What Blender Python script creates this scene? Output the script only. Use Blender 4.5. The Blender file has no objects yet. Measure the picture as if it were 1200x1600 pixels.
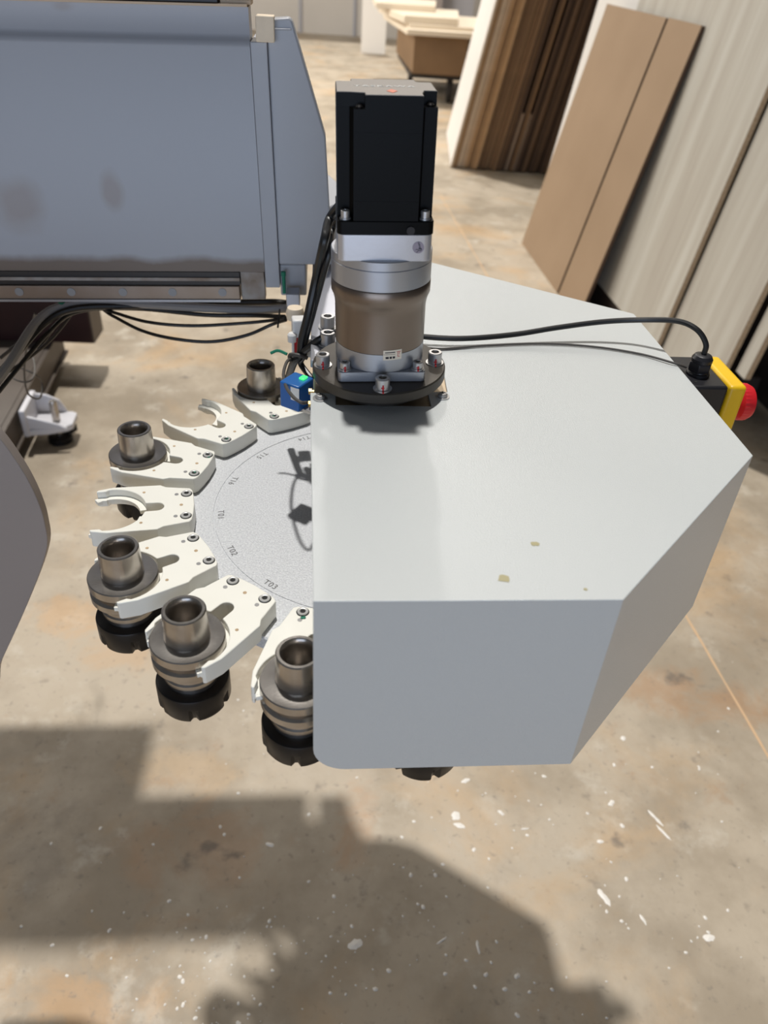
import bpy, bmesh, math, random
from mathutils import Vector, Matrix
R = math.radians
SC = bpy.context.scene
COL = SC.collection

# ------------------------------------------------------------------ camera, world, light, exposure
CR = Vector((0.997750, 0.039939, 0.053845))
CU = Vector((-0.067040, 0.594406, 0.801366))
CF = Vector((0.0, 0.803173, -0.595746))
CP = Vector((0.013753, -0.681502, 0.480602))
FPX = 1210.8
cam = bpy.data.cameras.new('camera'); cam_o = bpy.data.objects.new('camera', cam); COL.objects.link(cam_o)
cam.sensor_fit = 'VERTICAL'; cam.sensor_height = 36.0; cam.sensor_width = 27.0
cam.lens = FPX / 1600 * 36.0
m = Matrix.Identity(4)
for i in range(3):
    m[i][0] = CR[i]; m[i][1] = CU[i]; m[i][2] = -CF[i]; m[i][3] = CP[i]
cam_o.matrix_world = m
cam.dof.use_dof = True; cam.dof.focus_distance = 0.78; cam.dof.aperture_fstop = 6.0
cam.clip_start = 0.01
SC.camera = cam_o

w = bpy.data.worlds.new('world'); SC.world = w; w.use_nodes = True
w.node_tree.nodes['Background'].inputs[0].default_value = (0.93, 0.96, 1.0, 1)
w.node_tree.nodes['Background'].inputs[1].default_value = 0.10

sun = bpy.data.lights.new('overhead_sun', 'SUN'); sun_o = bpy.data.objects.new('overhead_sun', sun); COL.objects.link(sun_o)  # sun lamp standing in for an overhead high-bay lamp
sun.energy = 3.0; sun.angle = R(2.0); sun.color = (1.0, 0.972, 0.93)
LDIR = Vector((0.068, -0.214, -1.0)).normalized()
sun_o.rotation_euler = LDIR.to_track_quat('-Z', 'Y').to_euler()

def area(name, loc, target, sx, sy, power, color):
    l = bpy.data.lights.new(name, 'AREA'); o = bpy.data.objects.new(name, l); COL.objects.link(o)
    l.shape = 'RECTANGLE'; l.size = sx; l.size_y = sy; l.energy = power; l.color = color
    o.location = loc; o.rotation_euler = (Vector(target) - Vector(loc)).to_track_quat('-Z', 'Y').to_euler()
    return o
area('camera_side_fill', (-0.5, -5.5, 0.2), (0, 0, 0.0), 4.5, 2.2, 112, (0.62, 0.76, 1.0))  # added bluish fill from behind the camera for the sides facing it
area('left_board_fill', (-6.0, 5.5, 3.2), (1.5, 4.5, 0.0), 6.0, 4.0, 330, (1.0, 0.95, 0.88))  # added warm fill from the left to brighten the leaning boards
area('far_hall_lamps', (0.0, 9.0, 5.2), (0.0, 9.0, -1.0), 5.0, 6.0, 150, (1.0, 0.9, 0.76))
area('far_high_window', (-0.9, 12.0, 7.95), (0, 0.1, 0.1), 0.4, 0.4, 170, (1.0, 0.97, 0.94))
area('far_slab_fill', (-4.8, 9.0, 1.5), (0.0, 13.0, -0.5), 3.0, 2.5, 220, (1.0, 0.96, 0.9))  # added fill to brighten the white slab and the far end

SC.view_settings.view_transform = 'Standard'; SC.view_settings.look = 'None'
SC.view_settings.gamma = 1.0; SC.view_settings.use_curve_mapping = False
SC.view_settings.exposure = 0.0

# ------------------------------------------------------------------ helpers
FZ = -0.97
def unp(px, py, z):
    """point of the room seen at a photograph pixel, at height z"""
    d = CR * ((px - 600) / FPX) + CU * ((800 - py) / FPX) + CF
    return CP + d * ((z - CP.z) / d.z)
TH = R(6)
def uw(u, v, z=0.0):
    return Vector((u * math.cos(TH) - v * math.sin(TH), u * math.sin(TH) + v * math.cos(TH), z))
def s2l(c):
    c = c / 255.0
    return c / 12.92 if c <= 0.04045 else ((c + 0.055) / 1.055) ** 2.4
def rgb(r, g, b): return (s2l(r), s2l(g), s2l(b), 1)

def mat(name, col, rough=0.5, metal=0.0, bump=0.0, bscale=200.0, mottle=0.0, mscale=8.0, col2=None, coat=0.0, spec=0.5, emit=None, estr=0.0, stretch=None):
    m = bpy.data.materials.new(name); m.use_nodes = True
    nt = m.node_tree; b = nt.nodes['Principled BSDF']
    b.inputs['Base Color'].default_value = col; b.inputs['Roughness'].default_value = rough
    b.inputs['Metallic'].default_value = metal; b.inputs['Coat Weight'].default_value = coat; b.inputs['Coat Roughness'].default_value = 0.12
    b.inputs['Specular IOR Level'].default_value = spec
    tc = nt.nodes.new('ShaderNodeTexCoord'); src = tc.outputs['Object']
    if stretch:
        mp = nt.nodes.new('ShaderNodeMapping'); mp.inputs['Scale'].default_value = stretch
        nt.links.new(src, mp.inputs[0]); src = mp.outputs[0]
    if mottle > 0:
        n = nt.nodes.new('ShaderNodeTexNoise'); n.inputs['Scale'].default_value = mscale; n.inputs['Detail'].default_value = 6
        nt.links.new(src, n.inputs[0])
        rmp = nt.nodes.new('ShaderNodeValToRGB'); rmp.color_ramp.elements[0].position = 0.35; rmp.color_ramp.elements[1].position = 0.65
        c2 = col2 or tuple(x * 0.6 for x in col[:3]) + (1,)
        rmp.color_ramp.elements[0].color = tuple(col[i] * (1 - mottle) + c2[i] * mottle for i in range(3)) + (1,)
        rmp.color_ramp.elements[1].color = col
        nt.links.new(n.outputs[0], rmp.inputs[0]); nt.links.new(rmp.outputs[0], b.inputs['Base Color'])
    if bump > 0:
        n2 = nt.nodes.new('ShaderNodeTexNoise'); n2.inputs['Scale'].default_value = bscale; n2.inputs['Detail'].default_value = 3
        nt.links.new(src, n2.inputs[0])
        bp = nt.nodes.new('ShaderNodeBump'); bp.inputs['Strength'].default_value = bump; bp.inputs['Distance'].default_value = 0.001
        nt.links.new(n2.outputs[0], bp.inputs['Height']); nt.links.new(bp.outputs[0], b.inputs['Normal']); nt.links.new(bp.outputs[0], b.inputs['Coat Normal'])
    if emit:
        b.inputs['Emission Color'].default_value = emit; b.inputs['Emission Strength'].default_value = estr
    return m

def nodes_of(m): return m.node_tree.nodes, m.node_tree.links, m.node_tree.nodes['Principled BSDF']

M = {}
M['guard'] = mat('grey_white_paint', rgb(204, 208, 208), 0.34, coat=0.35, bump=0.35, bscale=900, mottle=0.12, mscale=5, col2=rgb(192, 192, 188))
M['beam'] = mat('grey_blue_paint', rgb(170, 172, 178), 0.38, bump=0.06, bscale=700, mottle=0.15, mscale=3)
M['hood'] = mat('dark_grey_sheet', rgb(152, 143, 139), 0.5, bump=0.05, bscale=600, mottle=0.15, mscale=4)
M['disc'] = mat('cast_aluminium', rgb(222, 224, 226), 0.42, 0.15, bump=1.0, bscale=700, mottle=0.6, mscale=520, col2=rgb(178, 180, 186))
M['fork'] = mat('ivory_plastic', rgb(246, 244, 234), 0.42, bump=0.05, bscale=300, mottle=0.12, mscale=40, col2=rgb(228, 226, 214))
M['steel'] = mat('ground_steel', rgb(186, 180, 173), 0.27, 0.95, bump=0.05, bscale=400, mottle=0.3, mscale=60, col2=rgb(110, 100, 92))
M['steel_dark'] = mat('brown_steel', rgb(112, 100, 90), 0.25, 1.0, mottle=0.4, mscale=80)
M['zinc'] = mat('zinc_bolt', rgb(190, 188, 186), 0.35, 0.7, bump=0.05, bscale=500)
M['boltlite'] = mat('bright_bolt_head', rgb(205, 204, 200), 0.35, 0.4)
M['hole'] = mat('dark_recess', rgb(22, 21, 20), 0.7)
M['nut'] = mat('black_oxide_steel', rgb(38, 36, 36), 0.33, 0.6, mottle=0.3, mscale=60)
M['black'] = mat('black_motor_paint', rgb(7, 8, 9), 0.36, spec=0.10, bump=0.04, bscale=500)
M['topgrey'] = mat('grey_motor_top', rgb(150, 143, 136), 0.6, bump=0.3, bscale=1200)  # top face, lighter grey than the black motor body
M['blackplastic'] = mat('black_plastic', rgb(34, 34, 38), 0.38, bump=0.1, bscale=900)
M['rubber'] = mat('black_cable_rubber', rgb(26, 26, 27), 0.38)
M['rubbergrey'] = mat('grey_cable_rubber', rgb(150, 150, 152), 0.5)
M['dirty'] = mat('worn_grey_cable', rgb(78, 74, 70), 0.6)
M['anod'] = mat('silver_anodised', rgb(170, 172, 178), 0.34, 0.75, bump=0.05, bscale=700)
M['anodlite'] = mat('bright_anodised', rgb(196, 197, 203), 0.3, 0.6, bump=0.05, bscale=700)
M['taupe'] = mat('taupe_nickel', rgb(128, 115, 104), 0.33, 0.85, mottle=0.15, mscale=30)
M['adapter'] = mat('blackened_plate', rgb(74, 69, 62), 0.45, 0.5, mottle=0.5, mscale=30, col2=rgb(48, 44, 40))
M['plate'] = mat('plate_warm_reflection', rgb(196, 178, 152), 0.4, 0.5)  # yellow reflection on the grey plate is put into its colour
M['alu'] = mat('mill_aluminium', rgb(182, 183, 190), 0.36, 0.7, bump=0.1, bscale=500)
M['yellow'] = mat('yellow_plastic', rgb(244, 196, 22), 0.4, bump=0.08, bscale=900)
M['red'] = mat('red_plastic', rgb(214, 36, 44), 0.38)
M['redpaint'] = mat('red_marker_paint', rgb(190, 40, 42), 0.6)
M['greenpaint'] = mat('green_marker_paint', rgb(22, 120, 92), 0.6)
M['blue'] = mat('blue_plastic', rgb(34, 100, 172), 0.35)
M['led'] = mat('green_led', rgb(30, 230, 70), 0.3, emit=(0.05, 1.0, 0.15, 1), estr=2.0)
M['brass'] = mat('brass', rgb(190, 160, 100), 0.3, 1.0)
M['whiteplastic'] = mat('white_plastic', rgb(232, 230, 226), 0.4)
M['casting'] = mat('white_painted_casting', rgb(205, 204, 208), 0.35, bump=0.08, bscale=120)
M['maroon'] = mat('dark_maroon_paint', rgb(50, 22, 22), 0.3, mottle=0.5, mscale=6, col2=rgb(22, 12, 12))
M['base'] = mat('dirty_machine_base', rgb(88, 79, 71), 0.5, mottle=0.4, mscale=6, col2=rgb(62, 54, 46))
M['belt'] = mat('dark_brown_cover', rgb(40, 33, 28), 0.4)
M['tan'] = mat('tan_edge', rgb(205, 180, 150), 0.5)
M['foam'] = mat('pale_wood_block', rgb(240, 222, 196), 0.7, mottle=0.2, mscale=60)
M['printw'] = mat('white_print', rgb(225, 225, 222), 0.5)
M['printk'] = mat('black_print', rgb(30, 28, 34), 0.6)
M['printo'] = mat('orange_print', rgb(215, 120, 90), 0.5)
M['sticker'] = mat('lilac_grey_sticker', rgb(150, 140, 152), 0.4)
M['label'] = mat('cream_warning_label', rgb(236, 222, 200), 0.4)
M['engr'] = mat('engraving_grey', rgb(112, 112, 112), 0.6, 0.4)
M['darkwood'] = mat('dark_bearer', rgb(48, 38, 32), 0.7, mottle=0.3, mscale=10)
M['whiteboard'] = mat('white_melamine', rgb(236, 232, 226), 0.45)
M['cream'] = mat('cream_melamine', rgb(226, 212, 190), 0.5)
M['wall'] = mat('pale_wall', rgb(196, 190, 182), 0.6, mottle=0.2, mscale=1.0)
M['greypanel'] = mat('blue_grey_panel', rgb(160, 160, 166), 0.5)
M['tyre'] = mat('black_tyre', rgb(46, 42, 40), 0.7)

def mdf_mat(name, a, b, sc=3):
    return mat(name, a, 0.65, mottle=0.5, mscale=sc, col2=b, bump=0.08, bscale=300)
M['mdf'] = mdf_mat('brown_mdf', rgb(164, 138, 110), rgb(152, 126, 98))
M['mdf_edge'] = mdf_mat('mdf_edge', rgb(84, 62, 44), rgb(60, 42, 30))

def laminate():
    m = mat('taupe_grain_laminate', rgb(190, 182, 168), 0.45)
    N, L, b = nodes_of(m)
    tc = N.new('ShaderNodeTexCoord'); mp = N.new('ShaderNodeMapping'); mp.inputs['Scale'].default_value = (6, 6, 0.35)
    n = N.new('ShaderNodeTexNoise'); n.inputs['Scale'].default_value = 2.2; n.inputs['Detail'].default_value = 7; n.inputs['Roughness'].default_value = 0.6
    r = N.new('ShaderNodeValToRGB'); e = r.color_ramp.elements
    e[0].position = 0.3; e[0].color = rgb(178, 170, 158); e[1].position = 0.7; e[1].color = rgb(206, 203, 193)
    x = e.new(0.5); x.color = rgb(193, 188, 176)
    L.new(tc.outputs['Object'], mp.inputs[0]); L.new(mp.outputs[0], n.inputs[0]); L.new(n.outputs[0], r.inputs[0]); L.new(r.outputs[0], b.inputs['Base Color'])
    return m
M['lam'] = laminate()
M['chip'] = mat('chipboard_edge', rgb(206, 180, 146), 0.8, mottle=0.5, mscale=160, col2=rgb(120, 96, 70))

def rust_stained(name, base, zlo, zhi):
    """paint with brown oil residue between two local heights and faint patches"""
    m = mat(name, base, 0.4)
    N, L, b = nodes_of(m)
    tc = N.new('ShaderNodeTexCoord'); sp = N.new('ShaderNodeSeparateXYZ'); L.new(tc.outputs['Object'], sp.inputs[0])
    n = N.new('ShaderNodeTexNoise'); n.inputs['Scale'].default_value = 14; n.inputs['Detail'].default_value = 5; L.new(tc.outputs['Object'], n.inputs[0])
    mm = N.new('ShaderNodeMath'); mm.operation = 'MULTIPLY_ADD'; mm.inputs[1].default_value = 0.02; L.new(n.outputs[0], mm.inputs[0]); L.new(sp.outputs[2], mm.inputs[2])
    mr = N.new('ShaderNodeMapRange'); mr.inputs[1].default_value = zhi + 0.014; mr.inputs[2].default_value = zhi + 0.004; mr.inputs[3].default_value = 0; mr.inputs[4].default_value = 0.85; L.new(mm.outputs[0], mr.inputs[0])
    mx = N.new('ShaderNodeMix'); mx.data_type = 'RGBA'; mx.inputs[6].default_value = base; mx.inputs[7].default_value = rgb(104, 84, 62); L.new(mr.outputs[0], mx.inputs[0])
    last = mx.outputs[2]
    for (x, z, rx, rz, a) in ((-0.410, 0.214, 0.030, 0.034, 0.42), (-0.298, 0.229, 0.013, 0.022, 0.42), (-0.317, 0.412, 0.012, 0.005, 0.3)):
        v = N.new('ShaderNodeCombineXYZ'); 
        a1 = N.new('ShaderNodeMath'); a1.operation = 'SUBTRACT'; a1.inputs[1].default_value = x; L.new(sp.outputs[0], a1.inputs[0])
        a2 = N.new('ShaderNodeMath'); a2.operation = 'DIVIDE'; a2.inputs[1].default_value = rx; L.new(a1.outputs[0], a2.inputs[0])
        b1 = N.new('ShaderNodeMath'); b1.operation = 'SUBTRACT'; b1.inputs[1].default_value = z; L.new(sp.outputs[2], b1.inputs[0])
        b2 = N.new('ShaderNodeMath'); b2.operation = 'DIVIDE'; b2.inputs[1].default_value = rz; L.new(b1.outputs[0], b2.inputs[0])
        L.new(a2.outputs[0], v.inputs[0]); L.new(b2.outputs[0], v.inputs[2])
        ln = N.new('ShaderNodeVectorMath'); ln.operation = 'LENGTH'; L.new(v.outputs[0], ln.inputs[0])
        ad = N.new('ShaderNodeMath'); ad.operation = 'MULTIPLY_ADD'; ad.inputs[1].default_value = 1.6; L.new(n.outputs[0], ad.inputs[0]); L.new(ln.outputs['Value'], ad.inputs[2])
        r2 = N.new('ShaderNodeMapRange'); r2.inputs[1].default_value = 2.0; r2.inputs[2].default_value = 1.2; r2.inputs[3].default_value = 0; r2.inputs[4].default_value = a; L.new(ad.outputs[0], r2.inputs[0])
        mx = N.new('ShaderNodeMix'); mx.data_type = 'RGBA'; mx.inputs[7].default_value = rgb(140, 118, 100); L.new(last, mx.inputs[6]); L.new(r2.outputs[0], mx.inputs[0]); last = mx.outputs[2]
    L.new(last, b.inputs['Base Color'])
    return m
M['beamface'] = rust_stained('grey_blue_paint_with_oil_stains', rgb(170, 172, 178), 0.085, 0.150)
M['rail'] = mat('oily_rail_steel', rgb(150, 136, 124), 0.4, 0.6, mottle=0.35, mscale=18, col2=rgb(120, 96, 70))
M['rusty'] = mat('oil_stained_steel', rgb(158, 154, 150), 0.45, 0.1, mottle=0.8, mscale=28, col2=rgb(110, 84, 56))

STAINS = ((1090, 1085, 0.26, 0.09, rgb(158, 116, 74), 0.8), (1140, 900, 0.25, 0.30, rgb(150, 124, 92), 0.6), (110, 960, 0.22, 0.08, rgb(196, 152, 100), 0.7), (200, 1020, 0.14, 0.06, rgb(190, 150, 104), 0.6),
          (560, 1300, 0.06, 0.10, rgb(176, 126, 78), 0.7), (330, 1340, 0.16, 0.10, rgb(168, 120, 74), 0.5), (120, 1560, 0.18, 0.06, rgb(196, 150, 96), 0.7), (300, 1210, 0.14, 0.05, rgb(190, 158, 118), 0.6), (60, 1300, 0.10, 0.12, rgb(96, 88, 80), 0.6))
def concrete():
    m = mat('worn_concrete', rgb(160, 150, 135), 0.62)
    N, L, b = nodes_of(m)
    tc = N.new('ShaderNodeTexCoord'); P = tc.outputs['Object']
    def noise(s, d=6, r=0.6, off=0.0, dist=0.0):
        mp = N.new('ShaderNodeMapping'); mp.inputs['Location'].default_value = (off, off * 1.7, 0); L.new(P, mp.inputs[0])
        n = N.new('ShaderNodeTexNoise'); n.inputs['Scale'].default_value = s; n.inputs['Detail'].default_value = d; n.inputs['Roughness'].default_value = r; n.inputs['Distortion'].default_value = dist
        L.new(mp.outputs[0], n.inputs[0]); return n.outputs[0]
    def ramp(src, p0, p1, a=0.0, c=1.0):
        r = N.new('ShaderNodeMapRange'); r.interpolation_type = 'SMOOTHSTEP'
        r.inputs[1].default_value = p0; r.inputs[2].default_value = p1; r.inputs[3].default_value = a; r.inputs[4].default_value = c; L.new(src, r.inputs[0]); return r.outputs[0]
    def mix(a, col, f):
        x = N.new('ShaderNodeMix'); x.data_type = 'RGBA'
        if isinstance(a, tuple): x.inputs[6].default_value = a
        else: L.new(a, x.inputs[6])
        x.inputs[7].default_value = col; L.new(f, x.inputs[0]); return x.outputs[2]
    c = mix(rgb(172, 159, 140), rgb(146, 133, 114), ramp(noise(3.5, 8), 0.38, 0.66))
    c = mix(c, rgb(186, 177, 162), ramp(noise(9, 6, off=3), 0.55, 0.72, 0, 0.7))
    c = mix(c, rgb(186, 150, 104), ramp(noise(2.3, 9, 0.62, off=11, dist=0.4), 0.50, 0.70, 0, 0.5))
    sp = N.new('ShaderNodeSeparateXYZ'); L.new(P, sp.inputs[0]); nz = noise(7, 9, 0.65, off=61, dist=0.5)
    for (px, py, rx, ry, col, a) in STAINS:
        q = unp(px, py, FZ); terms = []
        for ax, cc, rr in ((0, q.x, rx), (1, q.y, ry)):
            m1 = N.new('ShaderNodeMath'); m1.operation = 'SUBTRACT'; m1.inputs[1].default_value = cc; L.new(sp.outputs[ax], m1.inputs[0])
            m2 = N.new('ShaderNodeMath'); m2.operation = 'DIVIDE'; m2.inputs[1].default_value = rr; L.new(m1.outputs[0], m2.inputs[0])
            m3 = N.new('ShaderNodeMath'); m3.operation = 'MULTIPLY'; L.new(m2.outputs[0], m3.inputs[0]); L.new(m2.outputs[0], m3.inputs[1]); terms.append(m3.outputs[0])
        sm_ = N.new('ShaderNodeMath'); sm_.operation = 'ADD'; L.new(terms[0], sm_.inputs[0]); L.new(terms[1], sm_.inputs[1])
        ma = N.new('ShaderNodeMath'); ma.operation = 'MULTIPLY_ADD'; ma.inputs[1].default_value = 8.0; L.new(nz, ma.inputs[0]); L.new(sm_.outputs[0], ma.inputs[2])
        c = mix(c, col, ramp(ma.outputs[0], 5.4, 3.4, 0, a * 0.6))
    c = mix(c, rgb(150, 108, 66), ramp(noise(5.5, 9, 0.7, off=21), 0.60, 0.75, 0, 0.4))
    c = mix(c, rgb(92, 84, 76), ramp(noise(13, 5, 0.5, off=31), 0.64, 0.76, 0, 0.7))
    c = mix(c, rgb(112, 104, 94), ramp(noise(60, 4, 0.6, off=41), 0.58, 0.75, 0, 0.5))
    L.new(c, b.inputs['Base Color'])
    bp = N.new('ShaderNodeBump'); bp.inputs['Strength'].default_value = 0.25; bp.inputs['Distance'].default_value = 0.004
    L.new(noise(45, 8), bp.inputs['Height']); L.new(bp.outputs[0], b.inputs['Normal'])
    L.new(ramp(noise(6, 5, off=51), 0.3, 0.7, 0.45, 0.7), b.inputs['Roughness'])
    return m
M['concrete'] = concrete()
M['joint'] = mat('tan_joint_filler', rgb(196, 164, 128), 0.7)
M['speck'] = mat('white_paint_drop', rgb(218, 213, 205), 0.5)
M['dried'] = mat('dried_glue', rgb(176, 168, 132), 0.35)

# --- mesh builders (each returns/extends a bmesh)
def NB(): return bmesh.new()
def add_box(bm, lo, hi, mtx=None):
    vs = [bm.verts.new(Vector((x, y, z))) for x in (lo[0], hi[0]) for y in (lo[1], hi[1]) for z in (lo[2], hi[2])]
    if mtx:
        for v in vs: v.co = mtx @ v.co
    for f in ((0, 1, 3, 2), (4, 6, 7, 5), (0, 4, 5, 1), (2, 3, 7, 6), (0, 2, 6, 4), (1, 5, 7, 3)): bm.faces.new([vs[i] for i in f])
    return bm
def box(lo, hi, mtx=None): return add_box(NB(), lo, hi, mtx)
def add_lathe(bm, prof, n=40, mtx=None, rfun=None):
    rings = []
    for j, (r, z) in enumerate(prof):
        if r <= 1e-7: ring = [bm.verts.new((0, 0, z))]
        else:
            ring = []
            for i in range(n):
                a = 2 * math.pi * i / n
                rr = rfun(j, i, r) if rfun else r
                ring.append(bm.verts.new((rr * math.cos(a), rr * math.sin(a), z)))
        if mtx:
            for v in ring: v.co = mtx @ v.co
        rings.append(ring)
    for a, b in zip(rings, rings[1:]):
        if len(a) == 1 and len(b) == 1: continue
        for i in range(n):
            k = (i + 1) % n
            if len(a) == 1: bm.faces.new((a[0], b[i], b[k]))
            elif len(b) == 1: bm.faces.new((a[i], a[k], b[0]))
            else: bm.faces.new((a[i], a[k], b[k], b[i]))
    return bm
def lathe(prof, n=40, mtx=None, rfun=None): return add_lathe(NB(), prof, n, mtx, rfun)
def add_prism(bm, pts, z0, z1, mtx=None):
    lo = [bm.verts.new((x, y, z0)) for x, y in pts]; hi = [bm.verts.new((x, y, z1)) for x, y in pts]
    if mtx:
        for v in lo + hi: v.co = mtx @ v.co
    n = len(pts)
    bm.faces.new(lo[::-1]); bm.faces.new(hi)
    for i in range(n): bm.faces.new((lo[i], lo[(i + 1) % n], hi[(i + 1) % n], hi[i]))
    return bm
def prism(pts, z0, z1, mtx=None): return add_prism(NB(), pts, z0, z1, mtx)
def spline(pts, k=8):
    P = [Vector(p) for p in pts]; P = [P[0] * 2 - P[1]] + P + [P[-1] * 2 - P[-2]]; out = []
    for i in range(1, len(P) - 2):
        for j in range(k):
            t = j / k; a, b, c, d = P[i - 1:i + 3]
            out.append(0.5 * ((2 * b) + (c - a) * t + (2 * a - 5 * b + 4 * c - d) * t * t + (3 * b - a - 3 * c + d) * t ** 3))
    out.append(P[-2]); return out
def add_tube(bm, pts, r, n=10, smooth=True, k=8):
    path = spline(pts, k) if smooth else [Vector(p) for p in pts]
    up = Vector((0, 0, 1)); rings = []; prev = None
    for i, p in enumerate(path):
        t = (path[min(i + 1, len(path) - 1)] - path[max(i - 1, 0)]).normalized()
        if prev is None:
            s = t.cross(up)
            if s.length < 1e-3: s = t.cross(Vector((1, 0, 0)))
        else: s = prev - t * prev.dot(t)
        s.normalize(); prev = s; q = s.cross(t)
        rings.append([bm.verts.new(p + (s * math.cos(2 * math.pi * j / n) + q * math.sin(2 * math.pi * j / n)) * r) for j in range(n)])
    for a, b in zip(rings, rings[1:]):
        for j in range(n): bm.faces.new((a[j], a[(j + 1) % n], b[(j + 1) % n], b[j]))
    bm.faces.new(rings[0][::-1]); bm.faces.new(rings[-1]); return bm
def tube(pts, r, n=10, smooth=True, k=8): return add_tube(NB(), pts, r, n, smooth, k)

def obj(name, bm, material, parent=None, bevel=0.0, seg=2, smooth=True, angle=35):
    bmesh.ops.recalc_face_normals(bm, faces=bm.faces[:])
    me = bpy.data.meshes.new(name); bm.to_mesh(me); bm.free()
    o = bpy.data.objects.new(name, me); COL.objects.link(o)
    me.materials.append(material)
    if smooth:
        me.polygons.foreach_set('use_smooth', [True] * len(me.polygons))
        me.set_sharp_from_angle(angle=R(angle))
    if bevel > 0:
        b = o.modifiers.new('bevel', 'BEVEL'); b.width = bevel; b.segments = seg; b.limit_method = 'ANGLE'; b.angle_limit = R(35); b.harden_normals = False
    if parent: o.parent = parent
    return o
def tag(o, label=None, cat=None, group=None, kind=None):
    if label: o['label'] = label
    if cat: o['category'] = cat
    if group: o['group'] = group
    if kind: o['kind'] = kind
    return o
def thing(name, label, cat, loc=(0, 0, 0), rz=0.0, group=None, kind=None):
    o = bpy.data.objects.new(name, None); COL.objects.link(o); o.location = loc; o.rotation_euler = (0, 0, rz); o.empty_display_size = 0.02
    return tag(o, label, cat, group, kind)
def dup(o, parent=None):
    c = o.copy(); COL.objects.link(c); c.parent = parent
    for ch in list(o.children): dup(ch, c)
    return c
def text(name, body, size, material, parent, loc, rot, depth=0.0002, align='CENTER', space=1.0):
    cu = bpy.data.curves.new(name, 'FONT'); cu.body = body; cu.size = size; cu.extrude = depth; cu.align_x = align; cu.align_y = 'CENTER'; cu.space_character = space
    t = bpy.data.objects.new(name + '_c', cu); COL.objects.link(t)
    dg = bpy.context.evaluated_depsgraph_get(); me = bpy.data.meshes.new_from_object(t.evaluated_get(dg)); me.name = name
    bpy.data.objects.remove(t); bpy.data.curves.remove(cu)
    me.materials.clear(); me.materials.append(material)
    o = bpy.data.objects.new(name, me); COL.objects.link(o); o.parent = parent; o.location = loc; o.rotation_euler = rot
    return o

# socket head cap screw, upright, base at z=0
def socket_bolt(r, h, washer=0.0, seg=24):
    bm = NB()
    if washer: add_lathe(bm, [(0, -0.0012), (washer, -0.0012), (washer, 0), (r, 0)], seg)
    add_lathe(bm, [(r, 0), (r, h - r * 0.12), (r * 0.9, h), (r * 0.56, h), (r * 0.54, h - r * 0.1), (r * 0.5, h * 0.35), (0, h * 0.35)], seg)
    return bm

# ------------------------------------------------------------------ the setting
floor = obj('floor', box((-5, -7.0, FZ - 0.1), (5, 15.5, FZ)), M['concrete'], smooth=False); tag(floor, 'worn warehouse concrete floor with rust stains and paint drops', 'floor', kind='structure')
jb = NB()
J0 = unp(688, 305, FZ); J1 = unp(1330, 1405, FZ); J0.z = J1.z = 0; jd = (J1 - J0).normalized(); jn = Vector((-jd.y, jd.x, 0))
random.seed(5); prevp = None
NJ = 90; pl = []; pr = []
for i in range(NJ + 1):
    p = J0 + (J1 - J0) * i / NJ; wv = 0.0022 + random.random() * 0.0022; off = random.uniform(-0.0015, 0.0015)
    pl.append(jb.verts.new(p + jn * (off + wv) + Vector((0, 0, FZ + 0.0004)))); pr.append(jb.verts.new(p + jn * (off - wv) + Vector((0, 0, FZ + 0.0004))))
for i in range(NJ): jb.faces.new((pl[i], pl[i + 1], pr[i + 1], pr[i]))
obj('floor_joint', jb, M['joint'], floor, smooth=False)

sb = NB()
def blob(x, y, rx, ry=None, ang=0.0, n=11, jag=0.25):
    ry = ry or rx; vs = []; ph = random.random() * 6
    for i in range(n):
        a = 2 * math.pi * i / n; k = 1 + jag * math.sin(2 * a + ph) * random.uniform(0.3, 1) + random.uniform(-jag, jag) * 0.5
        px, py = rx * k * math.cos(a), ry * k * math.sin(a)
        vs.append((x + px * math.cos(ang) - py * math.sin(ang), y + px * math.sin(ang) + py * math.cos(ang)))
    c = sb.verts.new((x, y, FZ + 0.0014)); ring = [sb.verts.new((a, b, FZ + 0.0002)) for a, b in vs]
    for i in range(n): sb.faces.new((c, ring[i], ring[(i + 1) % n]))
def drop(px, py, r): p = unp(px, py, FZ); blob(p.x, p.y, r)
random.seed(11)
for (cx, cy, sx, sy, n, rm) in ((440, 1500, 130, 70, 120, 0.0032), (330, 1560, 60, 40, 60, 0.003), (720, 1450, 120, 90, 60, 0.0036), (760, 1280, 70, 50, 42, 0.003), (960, 1350, 110, 120, 42, 0.0034),
                               (500, 1340, 140, 90, 34, 0.003), (1080, 1480, 90, 90, 24, 0.0032), (380, 1120, 60, 40, 16, 0.003), (1050, 1150, 110, 80, 20, 0.003), (180, 1450, 130, 90, 22, 0.003), (300, 560, 150, 70, 10, 0.006)):
    for _ in range(int(n * 0.62)): drop(random.gauss(cx, sx), random.gauss(cy, sy), rm * random.choice((0.3, 0.4, 0.45, 0.55, 0.7, 0.9, 1.15)))
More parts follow.
